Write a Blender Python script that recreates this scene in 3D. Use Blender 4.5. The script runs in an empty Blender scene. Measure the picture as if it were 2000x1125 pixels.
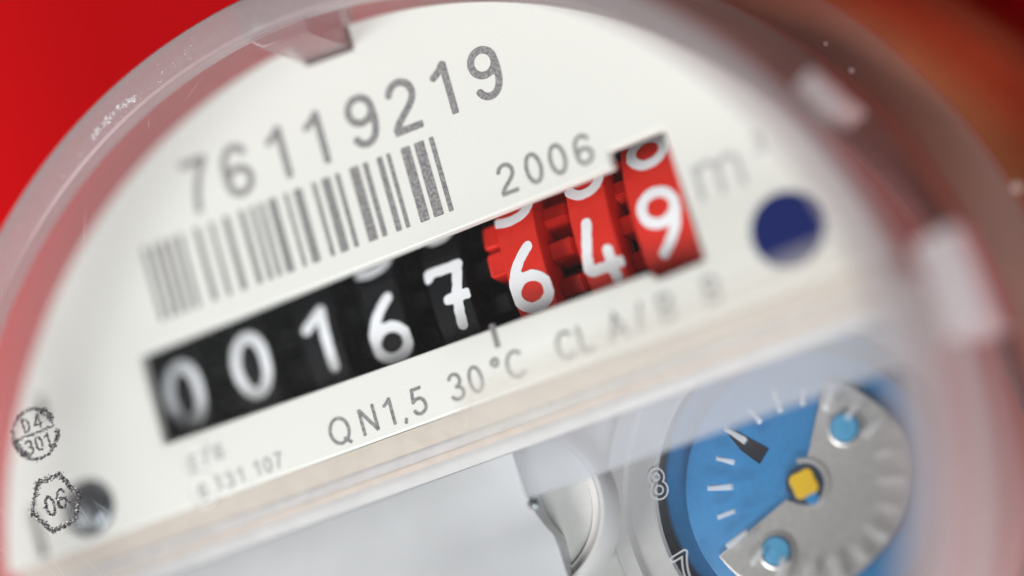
import bpy, bmesh, math, random
import numpy as np
from mathutils import Matrix, Vector

random.seed(7)
rng = np.random.default_rng(7)
MM = 0.001
FZ = 0.050                                    # height of the dial face above the table
SC = bpy.context.scene
COL = SC.collection

# ------------------------------------------------------------------ camera
RC = np.array([[0.8851967008109477, -0.2673299312601903, -0.3807381104195318],
               [0.3283809186375199, 0.9387660820815834, 0.10432744321592696],
               [0.329534175994224, -0.21737743899865936, 0.9187786870983632]])
TC = np.array([-3.236206836361925, -12.799144028498644, -266.9998057057291])
FPX = 160 * 2000 / 36.0

cam_d = bpy.data.cameras.new('camera')
cam = bpy.data.objects.new('camera', cam_d)
COL.objects.link(cam)
SC.camera = cam
cam_d.lens = 160
cam_d.sensor_width = 36
cam_d.clip_start = 0.01
cam_d.clip_end = 50
cp = -RC.T @ TC * MM
mw = Matrix(RC.T.tolist()).to_4x4()
mw.translation = Vector((cp[0], cp[1], cp[2] + FZ))
cam.matrix_world = mw
cam_d.dof.use_dof = True
cam_d.dof.focus_distance = 0.2693
cam_d.dof.aperture_fstop = 4.3

# ------------------------------------------------------------------ light
world = bpy.data.worlds.new('World')
SC.world = world
world.use_nodes = True
bg = world.node_tree.nodes['Background']
bg.inputs[0].default_value = (0.9, 0.95, 1.0, 1)
bg.inputs[1].default_value = 0.05


def area(name, pos, target, size, power, col=(1, 1, 1), size_y=None):
    l = bpy.data.lights.new(name, 'AREA')
    l.shape = 'RECTANGLE'
    l.size = size
    l.size_y = size_y or size
    l.energy = power
    l.color = col
    o = bpy.data.objects.new(name, l)
    COL.objects.link(o)
    p = Vector(pos) * MM + Vector((0, 0, FZ))
    t = Vector(target) * MM + Vector((0, 0, FZ))
    o.location = p
    o.rotation_euler = (t - p).to_track_quat('-Z', 'Y').to_euler()
    return o


area('key_softbox', (-650, -260, 540), (0, 0, 0), 0.42, 7.2, (1.0, 0.985, 0.96))
area('fill_softbox', (110, -450, 350), (0, 0, 0), 0.22, 3.35, (0.95, 0.975, 1.0))
area('added_back_light', (300, 570, 110), (10, 10, -15), 0.30, 0.55, (1.0, 0.95, 0.9))  # added lamp, lights the brass and the cap wall from behind
area('sheen_softbox', (-345, 105, 500), (-10, 0, 0), 0.20, 0.15, (0.97, 0.99, 1.0))

SC.view_settings.view_transform = 'Standard'
SC.view_settings.look = 'None'
SC.view_settings.exposure = 0
SC.view_settings.gamma = 1
cy = SC.cycles
cy.use_denoising = True
cy.transparent_max_bounces = 40
cy.max_bounces = 14
cy.transmission_bounces = 10
cy.caustics_reflective = False
cy.caustics_refractive = False
cy.sample_clamp_indirect = 6


# ------------------------------------------------------------------ helpers
def at(px, py, z=0.0):
    """photo pixel -> (x, y) in mm on the plane z (mm) of the meter"""
    d = np.array([(px - 1000) / FPX, -(py - 562.5) / FPX, -1.0])
    n = RC[:, 2]
    o = TC + n * z
    s = (n @ o) / (d @ n)
    q = RC.T @ (d * s - o)
    return float(q[0]), float(q[1])


def V3(x, y, z):
    return (x * MM, y * MM, z * MM + FZ)


def link(name, me, mats, parent=None):
    o = bpy.data.objects.new(name, me)
    COL.objects.link(o)
    if not isinstance(mats, (list, tuple)):
        mats = [mats]
    if len(me.materials) == 0:
        for m in mats:
            me.materials.append(m)
    if parent is not None:
        o.parent = parent
    return o


def mesh_obj(name, verts, faces, mats, parent=None, smooth=False, idx=None):
    me = bpy.data.meshes.new(name)
    me.from_pydata([V3(*v) for v in verts], [], faces)
    o = link(name, me, mats, parent)
    if idx is not None:
        me.polygons.foreach_set('material_index', idx)
    if smooth:
        me.polygons.foreach_set('use_smooth', [True] * len(me.polygons))
        me.set_sharp_from_angle(angle=math.radians(32))
    me.update()
    return o


def flat(name, loops, z0, z1, mats, parent=None, bevel=0.0, smooth=False):
    """a plate between heights z0 < z1 from closed outlines (the first outer, the rest holes)"""
    cu = bpy.data.curves.new(name, 'CURVE')
    cu.dimensions = '2D'
    cu.fill_mode = 'BOTH'
    for lp in loops:
        sp = cu.splines.new('POLY')
        sp.points.add(len(lp) - 1)
        for p, (x, y) in zip(sp.points, lp):
            p.co = (x, y, 0, 1)
        sp.use_cyclic_u = True
    h = (z1 - z0) / 2
    cu.extrude = max(h - bevel, 0)
    if bevel:
        cu.bevel_depth = bevel
        cu.bevel_resolution = 2
        cu.offset = -bevel
    t = bpy.data.objects.new('tmp', cu)
    COL.objects.link(t)
    dg = bpy.context.evaluated_depsgraph_get()
    me = bpy.data.meshes.new_from_object(t.evaluated_get(dg))
    bpy.data.objects.remove(t)
    bpy.data.curves.remove(cu)
    me.name = name
    me.materials.clear()
    n = len(me.vertices)
    co = np.empty(n * 3)
    me.vertices.foreach_get('co', co)
    co = co.reshape(-1, 3)
    co[:, 2] += (z0 + z1) / 2
    co *= MM
    co[:, 2] += FZ
    me.vertices.foreach_set('co', co.ravel())
    bm = bmesh.new()
    bm.from_mesh(me)
    bmesh.ops.remove_doubles(bm, verts=bm.verts, dist=1e-7)
    bm.normal_update()
    zm = FZ + (z0 + z1) / 2 * MM
    wrong = []
    for f in bm.faces:
        f.smooth = bool(smooth or bevel) and abs(f.normal.z) < .999
        if abs(f.normal.z) > .999 and f.normal.z * (f.calc_center_median().z - zm) < 0:
            wrong.append(f)
    if wrong:
        bmesh.ops.reverse_faces(bm, faces=bm.faces[:] if len(wrong) > 5 else wrong)
    bm.to_mesh(me)
    bm.free()
    o = link(name, me, mats, parent)
    if smooth or bevel:
        me.set_sharp_from_angle(angle=math.radians(30))
        me.update()
        me.polygons.foreach_set('use_smooth', [abs(p.normal.z) < .99 for p in me.polygons])
    me.update()
    return o


def lathe_data(prof, n=160, a0=0.0, a1=2 * math.pi, c=(0, 0), closed=False, cap=False):
    full = abs(a1 - a0 - 2 * math.pi) < 1e-6
    cols = n if full else n + 1
    m = len(prof)
    vs, fs = [], []
    for i in range(cols):
        a = a0 + (a1 - a0) * i / n
        ca, sa = math.cos(a), math.sin(a)
        for r, z in prof:
            vs.append((c[0] + r * ca, c[1] + r * sa, z))
    rng_m = m if closed else m - 1
    for i in range(n):
        j = (i + 1) % cols
        for k in range(rng_m):
            l = (k + 1) % m
            fs.append((i * m + k, j * m + k, j * m + l, i * m + l))
    if cap and not full:
        fs.append(tuple(range(m - 1, -1, -1)))
        fs.append(tuple((cols - 1) * m + k for k in range(m)))
    return vs, fs


def lathe(name, prof, mats, parent=None, n=160, a0=0.0, a1=2 * math.pi, c=(0, 0), closed=False, cap=False, idx_fn=None):
    vs, fs = lathe_data(prof, n, a0, a1, c, closed, cap)
    o = mesh_obj(name, vs, fs, mats, parent, smooth=True)
    bm = bmesh.new()
    bm.from_mesh(o.data)
    bmesh.ops.remove_doubles(bm, verts=bm.verts, dist=1e-8)
    bmesh.ops.recalc_face_normals(bm, faces=bm.faces)
    bm.to_mesh(o.data)
    bm.free()
    o.data.polygons.foreach_set('use_smooth', [True] * len(o.data.polygons))
    o.data.set_sharp_from_angle(angle=math.radians(32))
    if idx_fn:
        for p in o.data.polygons:
            p.material_index = idx_fn(p)
    return o


def circle(cx, cy, r, n=72, a0=0.0, a1=None):
    if a1 is None:
        return [(cx + r * math.cos(2 * math.pi * i / n), cy + r * math.sin(2 * math.pi * i / n)) for i in range(n)]
    return [(cx + r * math.cos(a0 + (a1 - a0) * i / n), cy + r * math.sin(a0 + (a1 - a0) * i / n)) for i in range(n + 1)]


def rounded(pts, r, n=6):
    """round the corners of a closed outline"""
    out = []
    m = len(pts)
    for i in range(m):
        p0, p, p1 = (np.array(pts[(i + k) % m], float) for k in (-1, 0, 1))
        a, b = p0 - p, p1 - p
        la, lb = np.linalg.norm(a), np.linalg.norm(b)
        rr = min(r, la * .45, lb * .45)
        s, e = p + a / la * rr, p + b / lb * rr
        for k in range(n + 1):
            t = k / n
            q = (1 - t) ** 2 * s + 2 * t * (1 - t) * p + t * t * e
            out.append((float(q[0]), float(q[1])))
    return out


# ---- strokes: letters and digits are drawn as pen strokes and turned into one clean outline mesh
def arc(cx, cy, rx, ry, d0, d1, n=24):
    return [(cx + rx * math.cos(math.radians(d0 + (d1 - d0) * i / n)),
             cy + ry * math.sin(math.radians(d0 + (d1 - d0) * i / n))) for i in range(n + 1)]


def bez(p0, p1, p2, p3, n=14):
    o = []
    for i in range(n + 1):
        t = i / n
        u = 1 - t
        o.append(tuple(u**3 * a + 3 * u * u * t * b + 3 * u * t * t * c + t**3 * d for a, b, c, d in zip(p0, p1, p2, p3)))
    return o


SIX = [arc(0, .295, .225, .235, 0, 360), bez((.205, .755), (.17, .99), (-.235, 1.06), (-.235, .50)) + bez((-.235, .5), (-.235, .42), (-.232, .34), (-.225, .295))[1:]]


def turn(strokes):
    return [[(-x, 1 - y) for x, y in s] for s in strokes]


G = {
    '0': [arc(0, .5, .225, .445, 0, 360, 40)],
    '1': [[(.07, 0), (.07, .99)], bez((.075, .97), (.0, .87), (-.08, .80), (-.185, .755))],
    '2': [arc(0, .70, .225, .235, 172, -10) + bez((.22, .66), (.19, .42), (-.20, .28), (-.245, .055))[1:], [(-.29, .055), (.275, .055)]],
    '3': [arc(-.01, .72, .205, .225, 165, -90), arc(-.01, .275, .23, .225, 95, -165)],
    '4': [[(.12, 0), (.12, .96), (-.25, .28), (.27, .28)]],
    '5': [[(.22, .94), (-.15, .94), (-.205, .50)] + bez((-.205, .5), (-.02, .68), (.23, .58), (.23, .31)) + bez((.23, .31), (.23, .0), (-.20, -.05), (-.235, .24))[1:]],
    '6': SIX,
    '7': [[(-.25, .945), (.235, .945)] + bez((.235, .945), (.09, .75), (-.08, .40), (-.095, 0))[1:]],
    '8': [arc(0, .74, .19, .205, 0, 360), arc(0, .285, .225, .235, 0, 360)],
    '9': turn(SIX),
    '.': [[(0, .03), (0, .075)]],
    ',': [[(0.02, .09), (0, -.0), (-.04, -.11)]],
    'o': [arc(0, .82, .12, .12, 0, 360)],
    'C': [arc(0, .5, .33, .45, 40, 320, 40)],
    'Q': [arc(0, .5, .36, .45, 0, 360, 44), [(.10, .22), (.36, -.04)]],
    'N': [[(-.27, 0), (-.27, .97)], [(-.27, .95), (.27, .05)], [(.27, .03), (.27, 1)]],
    'L': [[(-.20, 1), (-.20, .055), (.25, .055)]],
    'A': [[(-.33, 0), (0, .96), (.33, 0)], [(-.21, .33), (.21, .33)]],
    'I': [[(0, 0), (0, 1)]],
    '/': [[(-.13, -.02), (.13, 1.02)]],
    'B': [[(-.22, .03), (-.22, .95)], [(-.22, .945), (.04, .945)] + arc(.03, .735, .19, .21, 90, -90) + [(-.22, .525)],
          [(.04, .525)] + arc(.03, .29, .22, .235, 90, -90) + [(-.22, .055)]],
    'E': [[(.24, .055), (-.22, .055), (-.22, .945), (.23, .945)], [(-.22, .52), (.18, .52)]],
    'm': [[(-.42, 0), (-.42, .73)], [(-.42, .45)] + bez((-.42, .45), (-.40, .74), (-.02, .80), (-.0, .48)) + [(0, 0)],
          bez((0, .46), (.04, .74), (.42, .80), (.42, .46)) + [(.42, 0)]],
    'D': [[(-.22, .03), (-.22, .95)] + bez((-.22, .95), (.32, .98), (.32, .02), (-.22, .04))],
    # the drums carry a heavier, round ended lettering
    'w0': [arc(0, .5, .205, .41, 0, 360, 40)],
    'w1': [[(.08, .08), (.08, .91), (-.15, .70)]],
    'w3': [arc(-.01, .70, .20, .21, 160, -90), arc(-.01, .29, .22, .22, 95, -150)],
    'w4': [[(-.06, .93), (-.20, .32), (-.16, .27), (.27, .27)], [(.11, .48), (.11, .06)]],
    'w5': [[(.18, .91), (-.14, .91), (-.18, .55)] + bez((-.18, .55), (.02, .65), (.23, .54), (.22, .32)) + bez((.22, .32), (.2, .06), (-.03, .05), (-.22, .10))[1:]],
    'w6': [arc(0, .30, .215, .22, 0, 360), bez((.10, .92), (-.06, .78), (-.22, .55), (-.215, .30))],
    'w7': [[(-.22, .85), (-.20, .905), (.20, .905)] + bez((.20, .905), (.13, .65), (.06, .35), (.05, .08))[1:], [(-.03, .47), (.22, .47)]],
    'w8': [arc(0, .71, .19, .20, 0, 360), arc(0, .29, .22, .22, 0, 360)],
}
G['w9'] = turn(G['w6'])


def sdf(strokes, X, Y, hw, butt):
    D = np.full(X.shape, 9.0)
    for s in strokes:
        m = len(s) - 1
        loop = m > 3 and math.hypot(s[0][0] - s[-1][0], s[0][1] - s[-1][1]) < 1e-6
        for k in range(m):
            (ax, ay), (bx, by) = s[k], s[k + 1]
            dx, dy = bx - ax, by - ay
            L = math.hypot(dx, dy)
            if L < 1e-9:
                continue
            t = ((X - ax) * dx + (Y - ay) * dy) / L
            n = np.abs((X - ax) * dy - (Y - ay) * dx) / L
            d = np.hypot(np.maximum(np.maximum(-t, t - L), 0), n) - hw
            if butt and not loop:
                if k == 0:
                    d = np.maximum(d, -t)
                if k == m - 1:
                    d = np.maximum(d, t - L)
            D = np.minimum(D, d)
    return D


def outline_mesh(strokes, hw, cell, butt=True, ring=0.0, rough=0.0, xmax=9, xmin=-9):
    """2D vertices and faces of the inked area (marching squares, shared vertices)"""
    pts = np.array([p for s in strokes for p in s])
    x0, y0 = pts.min(0) - hw - ring - 2.5 * cell
    x1, y1 = pts.max(0) + hw + ring + 2.5 * cell
    xs = np.arange(x0, x1 + cell, cell)
    ys = np.arange(y0, y1 + cell, cell)
    X, Y = np.meshgrid(xs, ys, indexing='ij')
    D = sdf(strokes, X, Y, hw, butt)
    if ring:
        D = np.abs(D) - ring
    if rough:
        w = sum(np.sin(X * f + p) * np.sin(Y * f * 1.13 + q) for f, p, q in ((17, .3, 1.1), (31, 2.2, .4), (47, 1., 2.)))
        D = D + rough * w
    D = np.maximum(D, np.maximum(X - xmax, xmin - X))
    D = np.where(np.abs(D) < 1e-7, 1e-7, D)
    ins = D < 0
    vid, verts, faces = {}, [], []

    def gv(key, x, y):
        if key not in vid:
            vid[key] = len(verts)
            verts.append((x, y))
        return vid[key]

    nx, ny = D.shape
    for i in range(nx - 1):
        for j in range(ny - 1):
            q = ((i, j), (i + 1, j), (i + 1, j + 1), (i, j + 1))
            f = [ins[a] for a in q]
            if not any(f):
                continue
            poly = []
            for k in range(4):
                a, b = q[k], q[(k + 1) % 4]
                if ins[a]:
                    poly.append(gv(a, xs[a[0]], ys[a[1]]))
                if ins[a] != ins[b]:
                    t = D[a] / (D[a] - D[b])
                    key = (a, b) if a < b else (b, a)
                    poly.append(gv(key, xs[a[0]] + t * (xs[b[0]] - xs[a[0]]), ys[a[1]] + t * (ys[b[1]] - ys[a[1]])))
            if len(poly) >= 3:
                faces.append(poly)
    return verts, faces


def glyph(name, ch, x, y, H, hw, z, m, parent, wide=1.0, butt=True, cell=.03, slant=0.0):
    """a printed character: foot centre (x, y), height H, on the plane z"""
    st = [[(a * wide, b) for a, b in s] for s in G[ch]]
    vs, fs = outline_mesh(st, hw, cell, butt)
    return mesh_obj(name, [(x + (a + slant * b) * H, y + b * H, z) for a, b in vs], fs, m, parent)


# ------------------------------------------------------------------ materials
def new_mat(name):
    m = bpy.data.materials.new(name)
    m.use_nodes = True
    nt = m.node_tree
    return m, nt, nt.nodes['Principled BSDF'], nt.nodes['Material Output']


def N(nt, typ, **kw):
    n = nt.nodes.new(typ)
    for k, v in kw.items():
        setattr(n, k, v)
    return n


def obj_coord(nt):
    return N(nt, 'ShaderNodeTexCoord').outputs['Object']


def mat(name, col, rough=.45, metal=0.0, spec=.5, noise=0.0, nscale=4000, bump=0.0, bscale=4000, coat=0.0, col2=None):
    m, nt, p, out = new_mat(name)
    p.inputs['Base Color'].default_value = (*col, 1)
    p.inputs['Roughness'].default_value = rough
    p.inputs['Metallic'].default_value = metal
    p.inputs['Specular IOR Level'].default_value = spec
    p.inputs['Coat Weight'].default_value = coat
    co = obj_coord(nt)
    if noise or col2:
        t = N(nt, 'ShaderNodeTexNoise')
        t.inputs['Scale'].default_value = nscale
        t.inputs['Detail'].default_value = 3
        nt.links.new(co, t.inputs['Vector'])
        r = N(nt, 'ShaderNodeMix', data_type='RGBA')
        a = col2 or tuple(c * (1 - noise) for c in col)
        b = col if col2 else tuple(min(c * (1 + noise), 1) for c in col)
        r.inputs[6].default_value = (*a, 1)
        r.inputs[7].default_value = (*b, 1)
        mr = N(nt, 'ShaderNodeMapRange')
        mr.inputs[1].default_value = .35
        mr.inputs[2].default_value = .65
        nt.links.new(t.outputs['Fac'], mr.inputs[0])
        nt.links.new(mr.outputs[0], r.inputs[0])
        nt.links.new(r.outputs[2], p.inputs['Base Color'])
    if bump:
        t = N(nt, 'ShaderNodeTexNoise')
        t.inputs['Scale'].default_value = bscale
        t.inputs['Detail'].default_value = 2
        nt.links.new(co, t.inputs['Vector'])
        b = N(nt, 'ShaderNodeBump')
        b.inputs['Strength'].default_value = bump
        b.inputs['Distance'].default_value = .00005
        nt.links.new(t.outputs['Fac'], b.inputs['Height'])
        nt.links.new(b.outputs[0], p.inputs['Normal'])
    return m


def clear(name, tint=(1, 1, 1), milk=.1, milk_col=(.8, .8, .8), gloss=1.0, rough=.06, ior=1.5, edge_milk=0.0, scuff=0.0, sscale=1500):
    """thin clear plastic: light passes straight through, with a Fresnel gloss and a milky share"""
    m, nt, p, out = new_mat(name)
    nt.nodes.remove(p)
    tr = N(nt, 'ShaderNodeBsdfTransparent')
    tr.inputs[0].default_value = (*tint, 1)
    df = N(nt, 'ShaderNodeBsdfDiffuse')
    df.inputs[0].default_value = (*milk_col, 1)
    tl = N(nt, 'ShaderNodeBsdfTranslucent')
    tl.inputs[0].default_value = (*milk_col, 1)
    md = N(nt, 'ShaderNodeMixShader')
    md.inputs[0].default_value = .35
    nt.links.new(df.outputs[0], md.inputs[1])
    nt.links.new(tl.outputs[0], md.inputs[2])
    mx = N(nt, 'ShaderNodeMixShader')
    nt.links.new(tr.outputs[0], mx.inputs[1])
    nt.links.new(md.outputs[0], mx.inputs[2])
    mx.inputs[0].default_value = milk
    fac = None
    if edge_milk:
        lw = N(nt, 'ShaderNodeLayerWeight')
        lw.inputs[0].default_value = .4
        ma = N(nt, 'ShaderNodeMath', operation='MULTIPLY_ADD')
        nt.links.new(lw.outputs['Facing'], ma.inputs[0])
        ma.inputs[1].default_value = edge_milk
        ma.inputs[2].default_value = milk
        ma.use_clamp = True
        fac = ma.outputs[0]
    if scuff:
        co = obj_coord(nt)
        t = N(nt, 'ShaderNodeTexNoise')
        t.inputs['Scale'].default_value = sscale
        t.inputs['Detail'].default_value = 5
        nt.links.new(co, t.inputs['Vector'])
        mr = N(nt, 'ShaderNodeMapRange')
        mr.inputs[1].default_value = .42
        mr.inputs[2].default_value = .72
        mr.inputs[3].default_value = 0
        mr.inputs[4].default_value = scuff
        nt.links.new(t.outputs['Fac'], mr.inputs[0])
        ad = N(nt, 'ShaderNodeMath', operation='ADD')
        ad.use_clamp = True
        if fac is None:
            ad.inputs[1].default_value = milk
        else:
            nt.links.new(fac, ad.inputs[1])
        nt.links.new(mr.outputs[0], ad.inputs[0])
        fac = ad.outputs[0]
    if fac is not None:
        nt.links.new(fac, mx.inputs[0])
    gl = N(nt, 'ShaderNodeBsdfGlossy')
    gl.inputs['Roughness'].default_value = rough
    fw = N(nt, 'ShaderNodeLayerWeight')          # Schlick: the same from either side of the sheet
    fw.inputs[0].default_value = .5
    pw = N(nt, 'ShaderNodeMath', operation='POWER')
    nt.links.new(fw.outputs['Facing'], pw.inputs[0])
    pw.inputs[1].default_value = 5.0
    mg = N(nt, 'ShaderNodeMath', operation='MULTIPLY_ADD')
    r0 = ((ior - 1) / (ior + 1)) ** 2
    mg.inputs[1].default_value = gloss * (1 - r0)
    mg.inputs[2].default_value = gloss * r0
    mg.use_clamp = True
    nt.links.new(pw.outputs[0], mg.inputs[0])
    fin = N(nt, 'ShaderNodeMixShader')
    nt.links.new(mg.outputs[0], fin.inputs[0])
    nt.links.new(mx.outputs[0], fin.inputs[1])
    nt.links.new(gl.outputs[0], fin.inputs[2])
    nt.links.new(fin.outputs[0], out.inputs['Surface'])
    return m


M = {
    'red_board': mat('red_board', (.69, .0072, .0105), .8, spec=.04, noise=.03, nscale=60),
    'plate': mat('white_plate', (.80, .805, .755), .5, spec=.3, noise=.012, nscale=9000, bump=.25, bscale=9000),
    'ink': mat('grey_print', (.36, .35, .345), .5, spec=.35, col2=(.17, .165, .165), nscale=5200),
    'ink_soft': mat('pale_grey_print', (.47, .47, .47), .5, spec=.3, noise=.15, nscale=7000),
    'blue_print': mat('dark_blue_print', (.008, .018, .125), .5, spec=.15),
    'black': mat('black_plastic', (.007, .0075, .009), .36, spec=.25, noise=.35, nscale=5000, bump=.35, bscale=6000),
    'deep': mat('black_housing', (.006, .006, .007), .6),
    'red': mat('red_plastic', (.72, .028, .016), .42, spec=.28, noise=.04, nscale=3000),
    'white': mat('white_paint', (.90, .92, .95), .45, noise=.02, nscale=2500),
    'brass': mat('brass', (.44, .155, .06), .45, metal=.5, noise=.22, nscale=120, bump=.2, bscale=700),
    'body': mat('pale_register_body', (.70, .68, .66), .4, noise=.03, nscale=500),
    'deck': mat('silver_deck', (.61, .625, .64), .44, metal=.32, spec=.4, noise=.03, nscale=260, bump=.05, bscale=260),
    'floor': mat('grey_floor', (.66, .66, .63), .5, noise=.03, nscale=800),
    'step_tan': mat('cream_step', (.47, .42, .365), .45, noise=.04, nscale=900),
    'step_pale': mat('pale_step', (.50, .495, .49), .5, noise=.04, nscale=600),
    'step_grey': mat('grey_step', (.455, .44, .43), .4, noise=.05, nscale=900),
    'step_peach': mat('peach_edge', (.50, .435, .385), .4, noise=.05, nscale=900),
    'blue': mat('blue_plastic', (.030, .235, .53), .38, spec=.45, noise=.05, nscale=2500),
    'blue_deep': mat('dark_blue_plastic', (.018, .105, .30), .4, noise=.05, nscale=2500),
    'navy': mat('navy_well', (.012, .040, .095), .5),
    'sky': mat('light_blue_rivet', (.10, .37, .62), .3),
    'pointer': mat('black_pointer', (.008, .009, .014), .3),
    'yellow': mat('yellow_plastic', (.78, .50, .018), .42),
    'steel': mat('brushed_steel', (.68, .67, .65), .32, metal=.6, noise=.05, nscale=2600, bump=.10, bscale=5000),
    'pin': mat('polished_pin', (.20, .22, .235), .34, metal=.9, noise=.3, nscale=2000),
    'foil': mat('stamped_foil', (.42, .39, .40), .4, metal=.6, noise=.6, nscale=9000),
    'foil_dark': mat('dark_foil', (.03, .026, .028), .3, metal=.3),
    'flake': mat('white_scuff', (.92, .90, .90), .5),
    'tick': clear('clear_tick', milk=.78, milk_col=(.88, .89, .90), rough=.25),
    'lid': clear('clear_lid', milk=.012, gloss=.55, rough=.10),
    'rim': clear('milky_rim', (.97, .95, .96), milk=.66, milk_col=(.53, .51, .52), gloss=.7, rough=.3, scuff=.05, sscale=2500),
    'wall': clear('clear_wall', (.97, .95, .95), milk=.07, milk_col=(.60, .54, .55), gloss=.6, rough=.2, edge_milk=.08),
    'wall_in': clear('clear_inner_wall', (.97, .95, .95), milk=.19, milk_col=(.66, .60, .61), gloss=.22, rough=.3),
    'wall_out': clear('clear_outer_wall', (.96, .965, .965), milk=.15, milk_col=(.72, .70, .70), gloss=.4, rough=.2),
    'catch': clear('milky_catch', (.97, .90, .91), milk=.34, milk_col=(.55, .44, .45), gloss=.8, rough=.25),
    'pip': clear('glint_white', milk=.7, milk_col=(.92, .9, .86), gloss=1.0, rough=.1),
    'skirt': clear('frosted_skirt', (1, 1, 1), milk=.86, milk_col=(.88, .90, .90), gloss=.6, rough=.3),
    'bar': clear('frosted_bar', (1, .99, .97), milk=.25, milk_col=(.86, .84, .80), gloss=.3, rough=.3),
    'frost': clear('frosted_lug', (1, 1, 1), milk=.82, milk_col=(.90, .90, .91), gloss=1.0, rough=.25),
    'ring': clear('clear_ring', (.98, .98, .98), milk=.86, milk_col=(.85, .85, .84), gloss=1.0, rough=.22, edge_milk=.35, scuff=.05),
    'haze': clear('frosted_window', (.92, .95, 1), milk=.44, milk_col=(.86, .87, .88), gloss=.8, rough=.28),
    'glassy': clear('clear_disc', milk=.02, gloss=.6, rough=.12),
}

# ------------------------------------------------------------------ table (setting)
table = mesh_obj('table', [(-700, -700, -50), (700, -700, -50), (700, 700, -50), (-700, 700, -50)], [(0, 1, 2, 3)], M['red_board'])
table['kind'] = 'structure'

# ------------------------------------------------------------------ the meter
meter = bpy.data.objects.new('water_meter', None)
COL.objects.link(meter)
meter.empty_display_size = .02
meter['label'] = 'round white water meter under a clear cap, with black and red number wheels'
meter['category'] = 'water meter'

# ---- dial plate
YCH = at(391, 985)[1]                       # straight lower edge of the white plate
wpx = [(272, 693), (1195, 328), (1186, 294), (1294, 250), (1378, 508), (1284, 546), (1268, 533), (320, 868)]
win = [at(*p) for p in wpx]
RP = 30.0
nA, nB, nC = at(600, 128), at(690, 97), at(672, 37)
aC = math.atan2(nC[1], nC[0])
aA = math.atan2(at(575, 112)[1], at(575, 112)[0])
a_end = math.pi - math.asin(YCH / RP)
a_start = math.asin(YCH / RP)
outl = circle(0, 0, RP, 70, a_start, aC) + [nC, nB, nA] + circle(0, 0, RP, 60, aA, a_end)
slot_a = [at(84, 775), at(93, 775), at(74, 815), at(66, 815)]
hole_c = at(172, 990)
slot_c = at(72, 1035)
slot = rounded([(slot_c[0] - .28, slot_c[1] - 1.7), (slot_c[0] + .28, slot_c[1] - 1.7), (slot_c[0] + .28, slot_c[1] + 1.7), (slot_c[0] - .28, slot_c[1] + 1.7)], .25)
slot_u = at(80, 795)
slot2 = rounded([(slot_u[0] - .28, slot_u[1] - .7), (slot_u[0] + .28, slot_u[1] - .7), (slot_u[0] + .28, slot_u[1] + .9), (slot_u[0] - .28, slot_u[1] + .9)], .25)
plate = flat('dial_plate', [outl, rounded(win, .18), circle(hole_c[0], hole_c[1], 1.75), slot, slot2], -1.0, 0, M['plate'], meter, bevel=.10)
PZ = .015

# serial number
serH = at(858, 120)[1] - at(885, 222)[1]
base0, base1 = at(385, 418), at(950, 199)
yb = (base0[1] + base1[1]) / 2
for ch, (px, py) in zip('76119219', [(386, 362), (464, 335), (548, 303), (622, 273), (708, 238), (788, 208), (869, 172), (947, 140)]):
    x = at(px, py)[0]
    glyph('digit', ch, x, yb, serH, .068, PZ, M['ink'], plate, wide=1.02)
# barcode
bt0, bt1 = at(275, 490), at(848, 262)
bb0, bb1 = at(305, 630), at(888, 412)
bars = [(277, 287), (295, 304), (310, 321), (328, 338), (346, 356), (378, 389), (407, 416), (434, 446), (465, 476), (487, 496), (504, 513), (522, 538),
        (553.6, 561), (572, 588), (607.6, 616), (626.5, 643), (653, 662), (681, 699), (707, 717), (734, 745), (753, 761), (781, 799), (807, 826), (836, 845)]
yt, ybb = (bt0[1] + bt1[1]) / 2, (bb0[1] + bb1[1]) / 2
for a, b in bars:
    xa = at(a, 490 - (a - 275) * .398)[0]
    xb = at(b, 490 - (b - 275) * .398)[0]
    vs = [(xa, ybb), (xb, ybb), (xb, yt), (xa, yt)]
    lp = rounded(vs, .08, 3)
    mesh_obj('bar', [(x, y, PZ) for x, y in lp], [tuple(range(len(lp)))], M['ink'], plate)
# year
yH = (at(1040, 290)[1] - at(1055, 350)[1]) * 1.0
for ch, (px, py) in zip('2006', [(990, 347), (1042, 327), (1088, 307), (1137, 285)]):
    x, y = at(px, py)
    x0, y0 = at(990, 347)
    glyph('digit', ch, x, y0 - yH / 2 - .05, yH, .066, PZ, M['ink'], plate, wide=1.05)
# cubic metre sign
x, y = at(1405, 345)
glyph('letter', 'm', x, y - 1.05, 3.0, .055, PZ, M['ink_soft'], plate, wide=1.05)
x, y = at(1480, 280)
glyph('digit', '3', x, y - .6, 1.2, .085, PZ, M['ink_soft'], plate)
# blue dot
bd = at(1538, 448)
flat('blue_dot', [circle(bd[0], bd[1], 2.22)], .005, .03, M['blue_print'], plate)
# mark under the comma position
x, y = at(968, 661)
glyph('comma', 'I', x, at(964, 682)[1], 1.45, .125, PZ, M['ink'], plate, slant=0)
# bottom line of print
qH = at(752, 785)[1] - at(764, 838)[1] + .02
line_y = at(700, 862)[1]
for ch, px, py in [('Q', 665, 848), ('N', 721, 825), ('1', 764, 812), (',', 794, 822), ('5', 819, 790), ('3', 893, 763), ('0', 931, 748),
                   ('o', 970, 722), ('C', 1012, 725), ('C', 1108, 681), ('L', 1146, 668), ('A', 1206, 642), ('/', 1250, 622), ('B', 1302, 603), ('B', 1390, 568)]:
    x, y = at(px, py)
    yy = at(665, 870)[1] + (at(px, py)[0] - at(665, 848)[0]) * .012
    glyph('letter' if ch.isalpha() and ch != 'o' else ('degree_sign' if ch == 'o' else 'digit'), ch, x, yy, qH, .062, PZ, M['ink'], plate)
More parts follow.
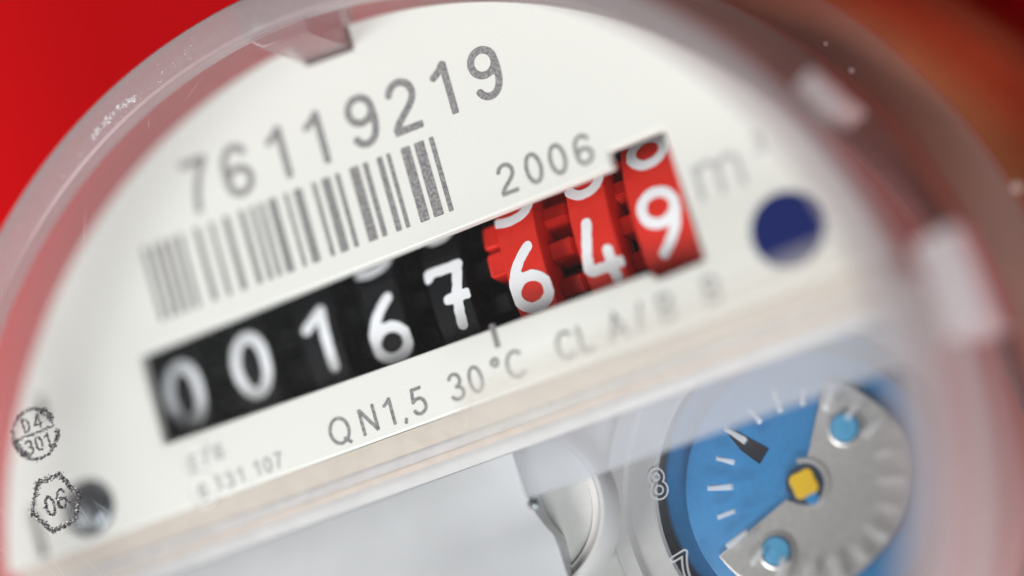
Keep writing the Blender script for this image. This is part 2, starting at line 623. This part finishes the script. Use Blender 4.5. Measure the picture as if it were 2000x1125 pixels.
# small embossed approval text
for s, pts, H in (('6131107', [(396, 959), (427, 944), (449, 937), (471, 928), (503, 915), (523, 908), (544, 899)], .95),
                  ('E76', [(378, 904), (402, 893), (428, 882)], .95)):
    for ch, (px, py) in zip(s, pts):
        x, y = at(px, py)
        glyph('digit' if ch != 'E' else 'letter', ch, x, y - H / 2, H, .10, PZ, M['ink_soft'], plate)
for px, py in ((414, 951), (488, 928)):
    x, y = at(px, py)
    glyph('full_stop', '.', x, y - .5, 1.1, .09, PZ, M['ink_soft'], plate)
# two raised moulded circles behind the small text
for (px, py), r in (((398, 958), .75), ((388, 900), .85)):
    x, y = at(px, py)
    lathe('moulded_ring', [(r + .30, 0.0), (r + .26, .05), (r + .22, .05), (r + .18, .0)], M['plate'], plate, n=60, c=(x, y))

# ---- steel locating pin in its hole
pin = lathe('locating_pin', [(1.74, -1.6), (1.72, -.35), (1.5, .05), (1.1, .28), (.6, .42), (.001, .46)], M['pin'], meter, n=60, c=hole_c)

# ---- counter housing below the window
wx0, wx1 = min(p[0] for p in win) - .6, max(p[0] for p in win) + .6
wy0, wy1 = min(p[1] for p in win) - .5, max(p[1] for p in win) + .5
hv, hf = [], []
for z in (-1.02, -20):
    hv += [(wx0, wy0, z), (wx1, wy0, z), (wx1, wy1, z), (wx0, wy1, z)]
hf = [(0, 1, 5, 4), (1, 2, 6, 5), (2, 3, 7, 6), (3, 0, 4, 7), (4, 5, 6, 7)]
mesh_obj('counter_housing', hv, hf, M['deep'], meter)

# ---- number wheels
RW = 8.95
ZW = -1.75
ZC = ZW - RW
dpx = [('0', 361, 769), ('0', 491, 713), ('1', 626, 664), ('6', 757, 642), ('7', 879, 580), ('6', 1031, 542), ('4', 1170, 491), ('9', 1293, 432)]
pos = [at(px, py, ZW) for _, px, py in dpx]
YW = (sum((win[0][1], win[7][1])) / 2 + sum((win[1][1], win[6][1])) / 2) / 2
PH = 2 * math.pi * RW / 10
DH = 4.34
BW = 2.55
ii = np.arange(8)
kx, k0 = np.polyfit(ii, [p[0] for p in pos], 1)


def drum_pt(x, s, r):
    a = s / r if r else 0
    return x, a


def wheel_point(x, ang, r):
    return (x, YW + r * math.sin(ang), ZC + r * math.cos(ang))


def ring_x(prof, n=100):
    """surface of revolution about the wheel axis from (x, r) pairs"""
    vs, fs = [], []
    m = len(prof)
    for i in range(n):
        a = 2 * math.pi * i / n
        for x, r in prof:
            vs.append(wheel_point(x, a, r))
    for i in range(n):
        j = (i + 1) % n
        for k in range(m - 1):
            fs.append((i * m + k, i * m + k + 1, j * m + k + 1, j * m + k))
    return vs, fs


def teeth(x0, x1, r0, r1, angs, half, taper=.55, xin=0.0):
    vs, fs = [], []
    for a in angs:
        b = len(vs)
        for r, h, ins in ((r0, half, 0), (r1, half * taper, xin)):
            vs += [wheel_point(x0, a - h, r), wheel_point(x1 - ins, a - h, r), wheel_point(x1 - ins, a + h, r), wheel_point(x0, a + h, r)]
        fs += [(b + 4, b + 5, b + 6, b + 7), (b, b + 1, b + 5, b + 4), (b + 1, b + 2, b + 6, b + 5), (b + 2, b + 3, b + 7, b + 6), (b + 3, b, b + 4, b + 7)]
    return vs, fs


def merge(*parts):
    vs, fs = [], []
    for v, f in parts:
        b = len(vs)
        vs += v
        fs += [tuple(i + b for i in q) for q in f]
    return vs, fs


for i, (ch, px, py) in enumerate(dpx):
    xc = pos[i][0]
    red = i >= 5
    mm_ = M['red'] if red else M['black']
    a0 = math.asin((pos[i][1] - YW) / RW)
    h = BW / 2 if i < 7 else 1.75
    vs, fs = ring_x([(xc - h, RW * .70), (xc - h, RW - .10), (xc - h + .08, RW), (xc + h - .08, RW), (xc + h, RW - .10), (xc + h, RW * .70)])
    wh = mesh_obj('number_wheel', vs, fs, mm_, meter, smooth=True)
    # hub and drive gear on the right flank
    pitch_r = (pos[i + 1][0] - BW / 2 if i < 7 else xc + h + .6) - (xc + h)
    vs, fs = ring_x([(xc + h, RW * .64), (xc + h + pitch_r - .25, RW * .64), (xc + h + pitch_r - .25, RW * .3)], 60)
    mesh_obj('hub', vs, fs, M['black'] if not red else M['deep'], wh, smooth=True)
    if i < 7:
        angs = [a0 + math.radians(9 + 18 * k) for k in range(20)]
        g = teeth(xc + h - .02, xc + h + (pitch_r - .35), RW * .62, RW * .86, angs, .125, .55, .3)
        gear = mesh_obj('gear', *g, mm_, wh)
        bm = bmesh.new(); bm.from_mesh(gear.data)
        bmesh.ops.recalc_face_normals(bm, faces=bm.faces)
        bmesh.ops.bevel(bm, geom=bm.edges[:], offset=.0001, segments=2, affect='EDGES')
        bm.to_mesh(gear.data); bm.free()
        gear.data.polygons.foreach_set('use_smooth', [True] * len(gear.data.polygons))
        gear.data.set_sharp_from_angle(angle=math.radians(45))
    if i == 5:
        yl = [at(957, 448, ZW)[1], at(967, 510, ZW)[1]]
        angs = [math.asin((y - YW) / RW) for y in yl]
        g = teeth(xc - h - 1.15, xc - h + .02, RW * .66, RW * .94, angs, .12, .75)
        lug = mesh_obj('carry_lug', *g, mm_, wh)
        bm = bmesh.new(); bm.from_mesh(lug.data)
        bmesh.ops.recalc_face_normals(bm, faces=bm.faces)
        bmesh.ops.bevel(bm, geom=bm.edges[:], offset=.00012, segments=3, affect='EDGES')
        bm.to_mesh(lug.data); bm.free()
        lug.data.polygons.foreach_set('use_smooth', [True] * len(lug.data.polygons))
        lug.data.set_sharp_from_angle(angle=math.radians(45))
    # the figures that show in the window: this one, the one above, the one below
    for dk in (1, 0, -1):
        c = 'w' + str((int(ch) - dk) % 10)
        if c not in G:
            c = 'w' + {'2': '5'}.get(c[1], '0')
        wd = 1.12
        st = [[(a * wd, b) for a, b in s] for s in G[c]]
        gv, gf = outline_mesh(st, .074, .028, butt=False, rough=.0035, xmax=(h + .02) / DH if i < 7 else 9, xmin=-(h + .02) / DH)
        pts = [wheel_point(xc + a * DH, a0 + (dk * PH + (b - .5) * DH) / RW, RW + .02) for a, b in gv]
        # angle grows towards +Y, so a taller b sits further up the drum
        mesh_obj('digit', pts, gf, M['white'], wh)

# ---- lower deck, step along the plate edge, floor of the register
ys = YCH - .05
seg = lambda y, r: (math.asin(y / r))
# tan step, peach edge and grey step run along the plate's straight edge
def strip(name, y1, y0, z1, z0, m, r=29.4):
    x1 = math.sqrt(r * r - max(abs(y1), abs(y0)) ** 2)
    n = 5
    prof = []
    for k in range(n + 1):
        t = k / n
        prof.append((y1 + (y0 - y1) * t, z1 + (z0 - z1) * t + .12 * math.sin(math.pi * t)))
    vs = [(-x1, y, z) for y, z in prof] + [(x1, y, z) for y, z in prof]
    fs = [(k, k + 1, n + 2 + k, n + 1 + k) for k in range(n)]
    return mesh_obj(name, vs, fs, m, meter, smooth=True)


strip('cream_step', ys, ys - 1.15, -.25, -.9, M['step_tan'])
strip('grey_step', ys - 1.15, ys - 1.75, -.9, -1.2, M['step_grey'])
strip('peach_edge', ys - 1.75, ys - 2.15, -1.2, -1.5, M['step_peach'])
strip('pale_step', ys - 2.15, ys - 3.0, -1.5, -1.86, M['step_pale'])
DZ = -1.9
wc = at(1043, 958, DZ)
yw_top = at(1215, 907, DZ)[1]
yd = ys - 3.0
xw0 = at(1048, 990, DZ)[0]
RD = 29.4
edge_pts = [(yd, xw0 - .6), (yw_top, xw0 - .6), (yw_top - 1.2, xw0 - .45), (at(1072, 1045, DZ)[1], at(1072, 1045, DZ)[0] - .1),
            (at(1090, 1125, DZ)[1], at(1090, 1125, DZ)[0] - .1), (-28.0, xw0 + .9)]
ey = np.array([p[0] for p in edge_pts])[::-1]
ex = np.array([p[1] for p in edge_pts])[::-1]
gvv, gff = [], []
NR, NCOL = 40, 30
for r in range(NR + 1):
    y = yd + (-27.9 - yd) * r / NR
    xl = -math.sqrt(max(RD * RD - y * y, .01))
    xe = float(np.interp(y, ey, ex))
    for c in range(NCOL + 1):
        t = c / NCOL
        x = xl + (xe - xl) * t
        d = max(0.0, 1 - (xe - x) / 10.0)  # dip added so the deck shades darker toward its right edge
        gvv.append((x, y, DZ - 2.3 * d ** 2.2 * min(1, (yd - y) / 10.0) - .10 * max(0, 1 - (yd - y) / 1.2)))
    gvv.append((xe + .03, y, DZ - 3.2))
for r in range(NR):
    for c in range(NCOL + 1):
        a = r * (NCOL + 2) + c
        b = a + NCOL + 2
        gff.append((a, b, b + 1, a + 1))
mesh_obj('silver_deck', gvv, gff, M['deck'], meter, smooth=True)
xr = math.sqrt(RD**2 - yw_top**2)
flat('frosted_window', [[(xw0 - .58, yd), (xw0 - .58, yw_top), (xr, yw_top), (math.sqrt(RD**2 - yd**2), yd)]], DZ - .7, DZ - .02, M['haze'], meter)
fl = circle(0, 0, 29.3, 60, math.pi - math.asin(ys / 29.3), 2 * math.pi + math.asin(ys / 29.3))
DCF = at(1572, 945, -7.0)
fl = circle(0, 0, 29.3, 60, math.pi - math.asin(ys / 29.3), 2 * math.pi + math.asin(-8.0 / 29.3) - .0)
fl = [p for p in fl if math.hypot(p[0] - DCF[0], p[1] - DCF[1]) > 12.6 and p[0] < DCF[0]]
fl += list(reversed(circle(DCF[0], DCF[1], 12.5, 60, math.atan2(fl[-1][1] - DCF[1], fl[-1][0] - DCF[0]) % (2 * math.pi), math.atan2(ys - DCF[1], -3.0)))) [::-1] + [(DCF[0] - 3, ys)]
flat('register_floor', [fl], -8.0, -7.4, M['floor'], meter)
lathe('register_body', [(29.35, -1.05), (29.35, -20.5), (.001, -20.5)], M['body'], meter, n=120)

lathe('notch_backing', [(24.5, -1.9), (24.5, -1.3), (29.3, -1.3)], M['body'], meter, n=40, a0=math.radians(88), a1=math.radians(135))  # pale backing added to lighten the dark gap under the notch
# ---- clear cover disc of the flow ring
fc = at(1022, 1003, -4)
fring = lathe('flow_ring', [(4.75, -7.4), (4.75, -4.3), (4.85, -4.1), (5.1, -4.1), (5.2, -4.3), (5.2, -7.4)], M['ring'], meter, n=90, c=fc)
flat('flow_window', [circle(fc[0], fc[1], 4.7)], -5.0, -4.8, M['floor'], meter)
lathe('flow_gasket', [(4.1, -4.78), (4.2, -4.6), (4.6, -4.6), (4.7, -4.78)], M['body'], meter, n=70, c=fc)
dk = at(1050, 985, -2.5)
lathe('deck_stud', [(.34, DZ), (.32, DZ + .2), (.22, DZ + .28), (.001, DZ + .3)], M['pin'], meter, n=24, c=dk)

# ---- dial with clear collar
DC = at(1572, 945, -7.0)
coll = lathe('dial_collar', [(12.35, -12.5), (12.35, -6.75), (12.22, -6.6), (11.25, -6.6), (11.12, -6.75), (11.05, -7.0), (9.45, -7.05), (9.3, -7.25), (10.2, -9.6), (10.3, -12.5)], M['ring'], meter, n=160, c=DC)
vs8, fs8 = None, None


def raised_outline(ch, px, py, H, ang, parent, z):
    """a moulded figure: a thin clear bead round its outline"""
    gv, gf = outline_mesh(G[ch], .085, .022, butt=False, ring=.032)
    cx, cy = at(px, py, z)
    ca, sa = math.cos(ang), math.sin(ang)
    pts = []
    for a, b in gv:
        u, v = a * H, (b - .5) * H
        pts.append((cx + u * ca - v * sa, cy + u * sa + v * ca, z))
    return mesh_obj('digit', pts, gf, M['tick'], parent)


raised_outline('8', 1285, 945, 1.75, math.radians(-4), coll, -6.93)
raised_outline('7', 1338, 1108, 1.75, math.radians(12), coll, -6.93)

well = flat('dial_well', [circle(DC[0], DC[1], 10.4)], -13.0, -12.8, M['navy'], meter)
dial = lathe('blue_dial', [(7.85, -9.2), (7.85, -8.12), (7.8, -8.04), (7.7, -8.0), (.001, -8.0)], M['blue'], meter, n=120, c=DC)
o2 = at(1548, 935, -10)
lathe('cam_disc', [(8.75, -10.2), (8.75, -9.15), (8.65, -9.02), (8.5, -8.98), (.001, -8.98)], M['blue'], dial, n=120, c=(DC[0] - .55, DC[1] + .75))
lathe('base_disc', [(9.7, -12.7), (9.7, -10.6), (9.55, -10.4), (.001, -10.4)], M['blue'], dial, n=120, c=(DC[0] + .1, DC[1] - .15))
# pointer on the blue dial
pp = [at(x, y, -7.93) for x, y in ((1420, 846), (1436, 843), (1500, 877), (1483, 906), (1448, 880))]
flat('pointer', [pp], -7.99, -7.9, M['pointer'], dial)
# metal bracket
MZ = -7.55
b_edge = [at(x, y, MZ) for x, y in ((1608, 742), (1574, 905), (1590, 918), (1604, 945), (1592, 972), (1565, 985), (1535, 975), (1403, 1086))]
ang0 = math.atan2(b_edge[-1][1] - DC[1], b_edge[-1][0] - DC[0])
ang1 = math.atan2(b_edge[0][1] - DC[1], b_edge[0][0] - DC[0])
if ang0 < 0:
    ang0 += 2 * math.pi
r0 = math.hypot(b_edge[-1][0] - DC[0], b_edge[-1][1] - DC[1])
r1 = math.hypot(b_edge[0][0] - DC[0], b_edge[0][1] - DC[1])
sweep = circle(0, 0, 1, 50, ang0, ang1 + 2 * math.pi)
outer = []
for k, (cx, sy) in enumerate(sweep):
    t = k / 50
    rr = (r0 * (1 - t) + r1 * t) * (1 - t * (1 - t) * .9 * 1.0) if False else (r0 * (1 - t) + r1 * t)
    rr = min(rr, 6.9 - 1.0 * math.sin(math.pi * t) ** 2) if .06 < t < .94 else rr
    outer.append((DC[0] + rr * cx, DC[1] + rr * sy))
brk = flat('steel_bracket', [b_edge + outer], MZ - .35, MZ, M['steel'], meter, bevel=.08)
for px, py in ((1652, 835), (1518, 1076)):
    c = at(px, py, MZ)
    lathe('rivet_seat', [(1.15, MZ - .02), (1.12, MZ + .14), (.98, MZ + .18), (.9, MZ + .05), (.88, MZ - .02)], M['steel'], brk, n=50, c=c)
    lathe('rivet', [(.86, MZ - .1), (.86, MZ + .22), (.78, MZ + .32), (.001, MZ + .36)], M['sky'], brk, n=40, c=c)
hc = at(1572, 945, MZ)
lathe('hub_ring', [(1.55, MZ - .02), (1.5, MZ + .14), (1.3, MZ + .14), (1.2, MZ - .02)], M['steel'], brk, n=60, a0=-1.9, a1=1.6, c=hc)
hub = flat('hub_well', [circle(hc[0], hc[1], 1.2, 48)], MZ - .5, MZ + .02, M['navy'], meter)
star = []
for k in range(40):
    a = 2 * math.pi * k / 40
    r = .84 + .10 * math.cos(4 * (a - math.radians(45 + 8)))
    star.append((hc[0] + r * math.cos(a), hc[1] + r * math.sin(a)))
flat('hub_star', [star], MZ + .03, MZ + .25, M['yellow'], hub, bevel=.06)
flat('hub_bead', [circle(hc[0] + .25, hc[1] - .95, .42, 30)], MZ + .03, MZ + .2, M['blue'], hub, bevel=.06)
# clear disc over the dial with twenty moulded ticks
TZ = -6.95
TC2 = at(1572, 945, TZ)
cover = flat('dial_cover', [circle(TC2[0], TC2[1], 9.55, 100)], TZ - .5, TZ, M['glassy'], meter)
for k in range(20):
    a = math.radians(18 * k) + math.radians(20.0)
    long_ = (k % 2 == 0)
    ra, rb, hw = (4.45, 6.05, .17) if k % 2 == 0 else (4.55, 5.75, .14)
    ca, sa = math.cos(a), math.sin(a)
    vs = []
    for r, w in ((ra, -hw), (rb, -hw), (rb, hw), (ra, hw)):
        vs.append((TC2[0] + r * ca - w * sa, TC2[1] + r * sa + w * ca))
    inn = [(x * .0 + 0, y) for x, y in vs]
    bm_v = [(x, y, TZ + .01) for x, y in vs]
    cxm, cym = sum(v[0] for v in vs) / 4, sum(v[1] for v in vs) / 4
    bm_v += [(cxm + (x - cxm) * .86, cym + (y - cym) * .62, TZ + .12) for x, y in vs]
    mesh_obj('tick_mark', bm_v, [(4, 5, 6, 7), (0, 1, 5, 4), (1, 2, 6, 5), (2, 3, 7, 6), (3, 0, 4, 7)], M['tick'], cover)

# ---- clear cap: lid, rim, side wall, flange, lugs
HT = 7.0
lid = lathe('clear_cap', [(29.36, HT - .55), (29.36, HT - .25), (29.2, HT - .12), (.001, HT - .12)], M['lid'], meter, n=180)
rim = lathe('rim', [(29.5, HT - 1.6), (29.5, HT - .15), (29.65, HT), (31.2, HT), (31.62, HT - .12), (31.82, HT - .45), (31.9, HT - 1.6)], M['rim'], lid, n=200)
lathe('side_wall', [(29.54, HT - 1.64), (29.95, -1.0), (30.06, -8.6)], M['wall_in'], lid, n=200)
lathe('outer_wall', [(31.86, HT - 1.64), (32.1, 2.2), (32.6, 1.8), (32.7, -2.2), (33.3, -2.7), (33.4, -8.6)], M['wall_out'], lid, n=200)
lathe('flange', [(33.4, -8.6), (35.7, -8.65), (36.1, -8.85), (36.25, -9.2), (36.25, -10.6), (35.6, -11.0), (30.2, -11.0)], M['wall_out'], lid, n=200)


def sector(name, r0, r1, z0, z1, a0, a1, m, parent, bev=.3):
    prof = [(r0, z0), (r1 - bev, z0), (r1, z0 + bev), (r1, z1 - bev), (r1 - bev, z1), (r0, z1)]
    return lathe(name, prof, m, parent, n=24, a0=a0, a1=a1, closed=True, cap=True)


def ang_px(px, py, z):
    x, y = at(px, py, z)
    return math.atan2(y, x)


A0, A1 = math.radians(-95), math.radians(6)
lathe('frosted_skirt', [(30.4, 4.6), (30.7, 2.0), (31.2, 1.4), (31.1, -2.4), (31.7, -3.2), (31.8, -7.8)], M['skirt'], lid, n=70, a0=A0, a1=A1)
sector('lug', 32.0, 33.4, -1, 3.2, ang_px(1668, 215, 1), ang_px(1590, 165, 1), M['frost'], lid)
sector('lug', 32.0, 34.8, -1, 3.0, ang_px(1960, 640, 1), ang_px(1800, 490, 1), M['frost'], lid)
# inner catch that dips into the plate's notch
u = np.array(nB) - np.array(nA)
u /= np.linalg.norm(u)
nrm = np.array([-u[1], u[0]])
A, B = np.array(nA), np.array(nB)
catch = flat('catch', [[tuple(A + u * -.1 + nrm * .12), tuple(B - u * .12 + nrm * .12), tuple(B - u * .12 + nrm * 3.2), tuple(A - u * 1.3 + nrm * 3.4), tuple(A - u * 1.3 + nrm * 1.2)]], -.95, HT - 1.0, M['catch'], lid, bevel=.18)
for px, py, r in ((1612, 85, .15), (1662, 137, .19), (1985, 365, .3), (500, 50, .32)):  # small white pips stand in for glints on flange and rim
    zz = HT - .6 if px < 1000 else -6.5
    x, y = at(px, py, zz)
    lathe('glint_pip', [(r, zz - .1), (r * .8, zz + r * .35), (r * .4, zz + r * .5), (.001, zz + r * .55)], M['pip'], lid, n=20, c=(x, y))
bq = [at(*p, 6.2) for p in ((900, 758), (1690, 440), (1715, 575), (900, 862))]
flat('lid_bar', [rounded(bq, .5)], 5.6, 6.4, M['bar'], lid, bevel=.25)
vs, fs = [], []
for k in range(46):
    cx, cyy = (rng.uniform(5, 210), rng.uniform(820, 1120)) if k < 30 else (rng.uniform(100, 420), rng.uniform(150, 700))
    x, y = at(cx, cyy, HT)
    if math.hypot(x, y) > 28.6:
        continue
    a = math.radians(rng.normal(118 if k < 30 else 60, 16))
    L, w = rng.uniform(.4, 2.6), rng.uniform(.006, .013)
    b = len(vs)
    for du, dv in ((-L, 0), (0, -w), (L, 0), (0, w)):
        vs.append((x + du * math.cos(a) - dv * math.sin(a), y + du * math.sin(a) + dv * math.cos(a), HT - .105))
    fs.append((b, b + 1, b + 2, b + 3))
hs = mesh_obj('scratch', vs, fs, M['tick'], lid)
hs['kind'] = 'stuff'
# metal stamps struck on the lid
def stamp(strokes, cx, cy, size, ang, z):
    vs, fs, ix = [], [], []
    ca, sa = math.cos(ang), math.sin(ang)
    for s, dens, wid in strokes:
        L = 0
        for k in range(len(s) - 1):
            (ax, ay), (bx, by) = s[k], s[k + 1]
            d = math.hypot(bx - ax, by - ay) * size
            n = max(1, int(d * dens * 2.6 + rng.random()))
            for q in range(n):
                t = (q + rng.random()) / n
                x = (ax + (bx - ax) * t) * size + rng.normal(0, wid * 1.7)
                y = (ay + (by - ay) * t) * size + rng.normal(0, wid * 1.7)
                X, Y = cx + x * ca - y * sa, cy + x * sa + y * ca
                r = .020 + .030 * rng.random()
                a0 = rng.random() * 6.28
                st = 1.0 + rng.random() * 1.2
                b = len(vs)
                tx, ty = rng.normal(0, .35, 2)
                for e in range(5):
                    a = a0 + e * 1.2566
                    px_, py_ = r * st * math.cos(a), r * math.sin(a)
                    vs.append((X + px_, Y + py_, z + .03 + .5 * (px_ * tx + py_ * ty)))
                fs.append(tuple(range(b, b + 5)))
                ix.append(1 if rng.random() < .66 else 0)
    return mesh_obj('stamp_mark', vs, fs, [M['foil'], M['foil_dark']], lid, idx=ix)



def glyph_at(ch, x, y, h, w=1.0):
    return [[(x + a * h * w, y + b * h) for a, b in s] for s in G[ch]]


SZ = HT - .10
c1 = at(70, 847, SZ)
w1 = .025
S1 = [(arc(0, 0, 1.0, 1.0, 20, 190, 40), 26, .03), (arc(0, 0, .90, .90, 20, 75, 20), 26, .03), (arc(0, 0, 1.0, 1.0, 190, 350, 40), 26, .03),
      (arc(0, 0, .92, .92, 170, 240, 20), 26, .03), (arc(0, 0, .84, .84, 175, 225, 14), 22, .03), (arc(0, 0, .92, .92, 300, 350, 12), 22, .03),
      (arc(0, 0, .82, .82, 10, 60, 12), 22, .03), ([(-.95, .02), (.85, .02)], 22, .03)]
for ch, x in (('D', -.28), ('4', .22)):
    S1 += [(s, 30, .015) for s in glyph_at(ch, x, .15, .60)]
for ch, x in (('3', -.42), ('0', .02), ('1', .42)):
    S1 += [(s, 30, .015) for s in glyph_at(ch, x, -.72, .60)]
stamp(S1, c1[0], c1[1], 1.52, math.radians(2), SZ)
c2 = at(112, 984, SZ)
# a five pointed outline
pent = [at(*p, SZ) for p in ((117, 926), (134, 947), (156, 967), (146, 1015), (104, 1038), (63, 1001), (74, 944), (117, 926))]
P2 = [((x - c2[0]), (y - c2[1])) for x, y in pent]
S2 = [(P2, 34, .035), (P2, 22, .06)]
for ch, x, y in (('0', -.47, -.62), ('6', .38, -.42)):
    S2 += [(s, 22, .02) for s in glyph_at(ch, x, y, 1.25)]
    S2 += [(s, 16, .03) for s in glyph_at(ch, x, y, 1.25)]
stamp(S2, c2[0], c2[1], 1.0, 0, SZ)

# worn flecks on the rim
vs, fs = [], []
for k in range(300):
    t = rng.random()
    if k < 200:
        px_ = 182 + 80 * t + rng.normal(0, 2.0)
        py_ = 268 - 76 * t + rng.normal(0, 2.5) - 9 * math.sin(t * 3.1)
        r = .012 + .05 * rng.random() ** 2
    else:
        px_ = 110 + 270 * t
        py_ = 360 - 265 * t + rng.normal(0, 14)
        r = .010 + .016 * rng.random()
    x, y = at(px_, py_, HT)
    rr = math.hypot(x, y)
    if not 29.7 < rr < 31.15:
        continue
    b = len(vs)
    a0 = rng.random() * 6.28
    st = 1 + 1.6 * rng.random()
    for e in range(5):
        a = a0 + e * 1.2566
        vs.append((x + r * st * math.cos(a), y + r * math.sin(a), HT + .012))
    fs.append(tuple(range(b, b + 5)))
sc = mesh_obj('scuff', vs, fs, M['flake'], lid)
sc['kind'] = 'stuff'

# ---- brass body below
lathe('brass_body', [(30.0, -20.0), (34.2, -20.2), (35.0, -20.6), (38.2, -25.4), (38.5, -26.4), (38.5, -28), (38.4, -30), (37.4, -31), (37.2, -33), (39.0, -35), (39.4, -38), (39.0, -50), (.001, -50)], M['brass'], meter, n=160)
lathe('cap_skirt', [(30.2, -11.0), (30.2, -20.0)], M['wall_out'], meter, n=120)
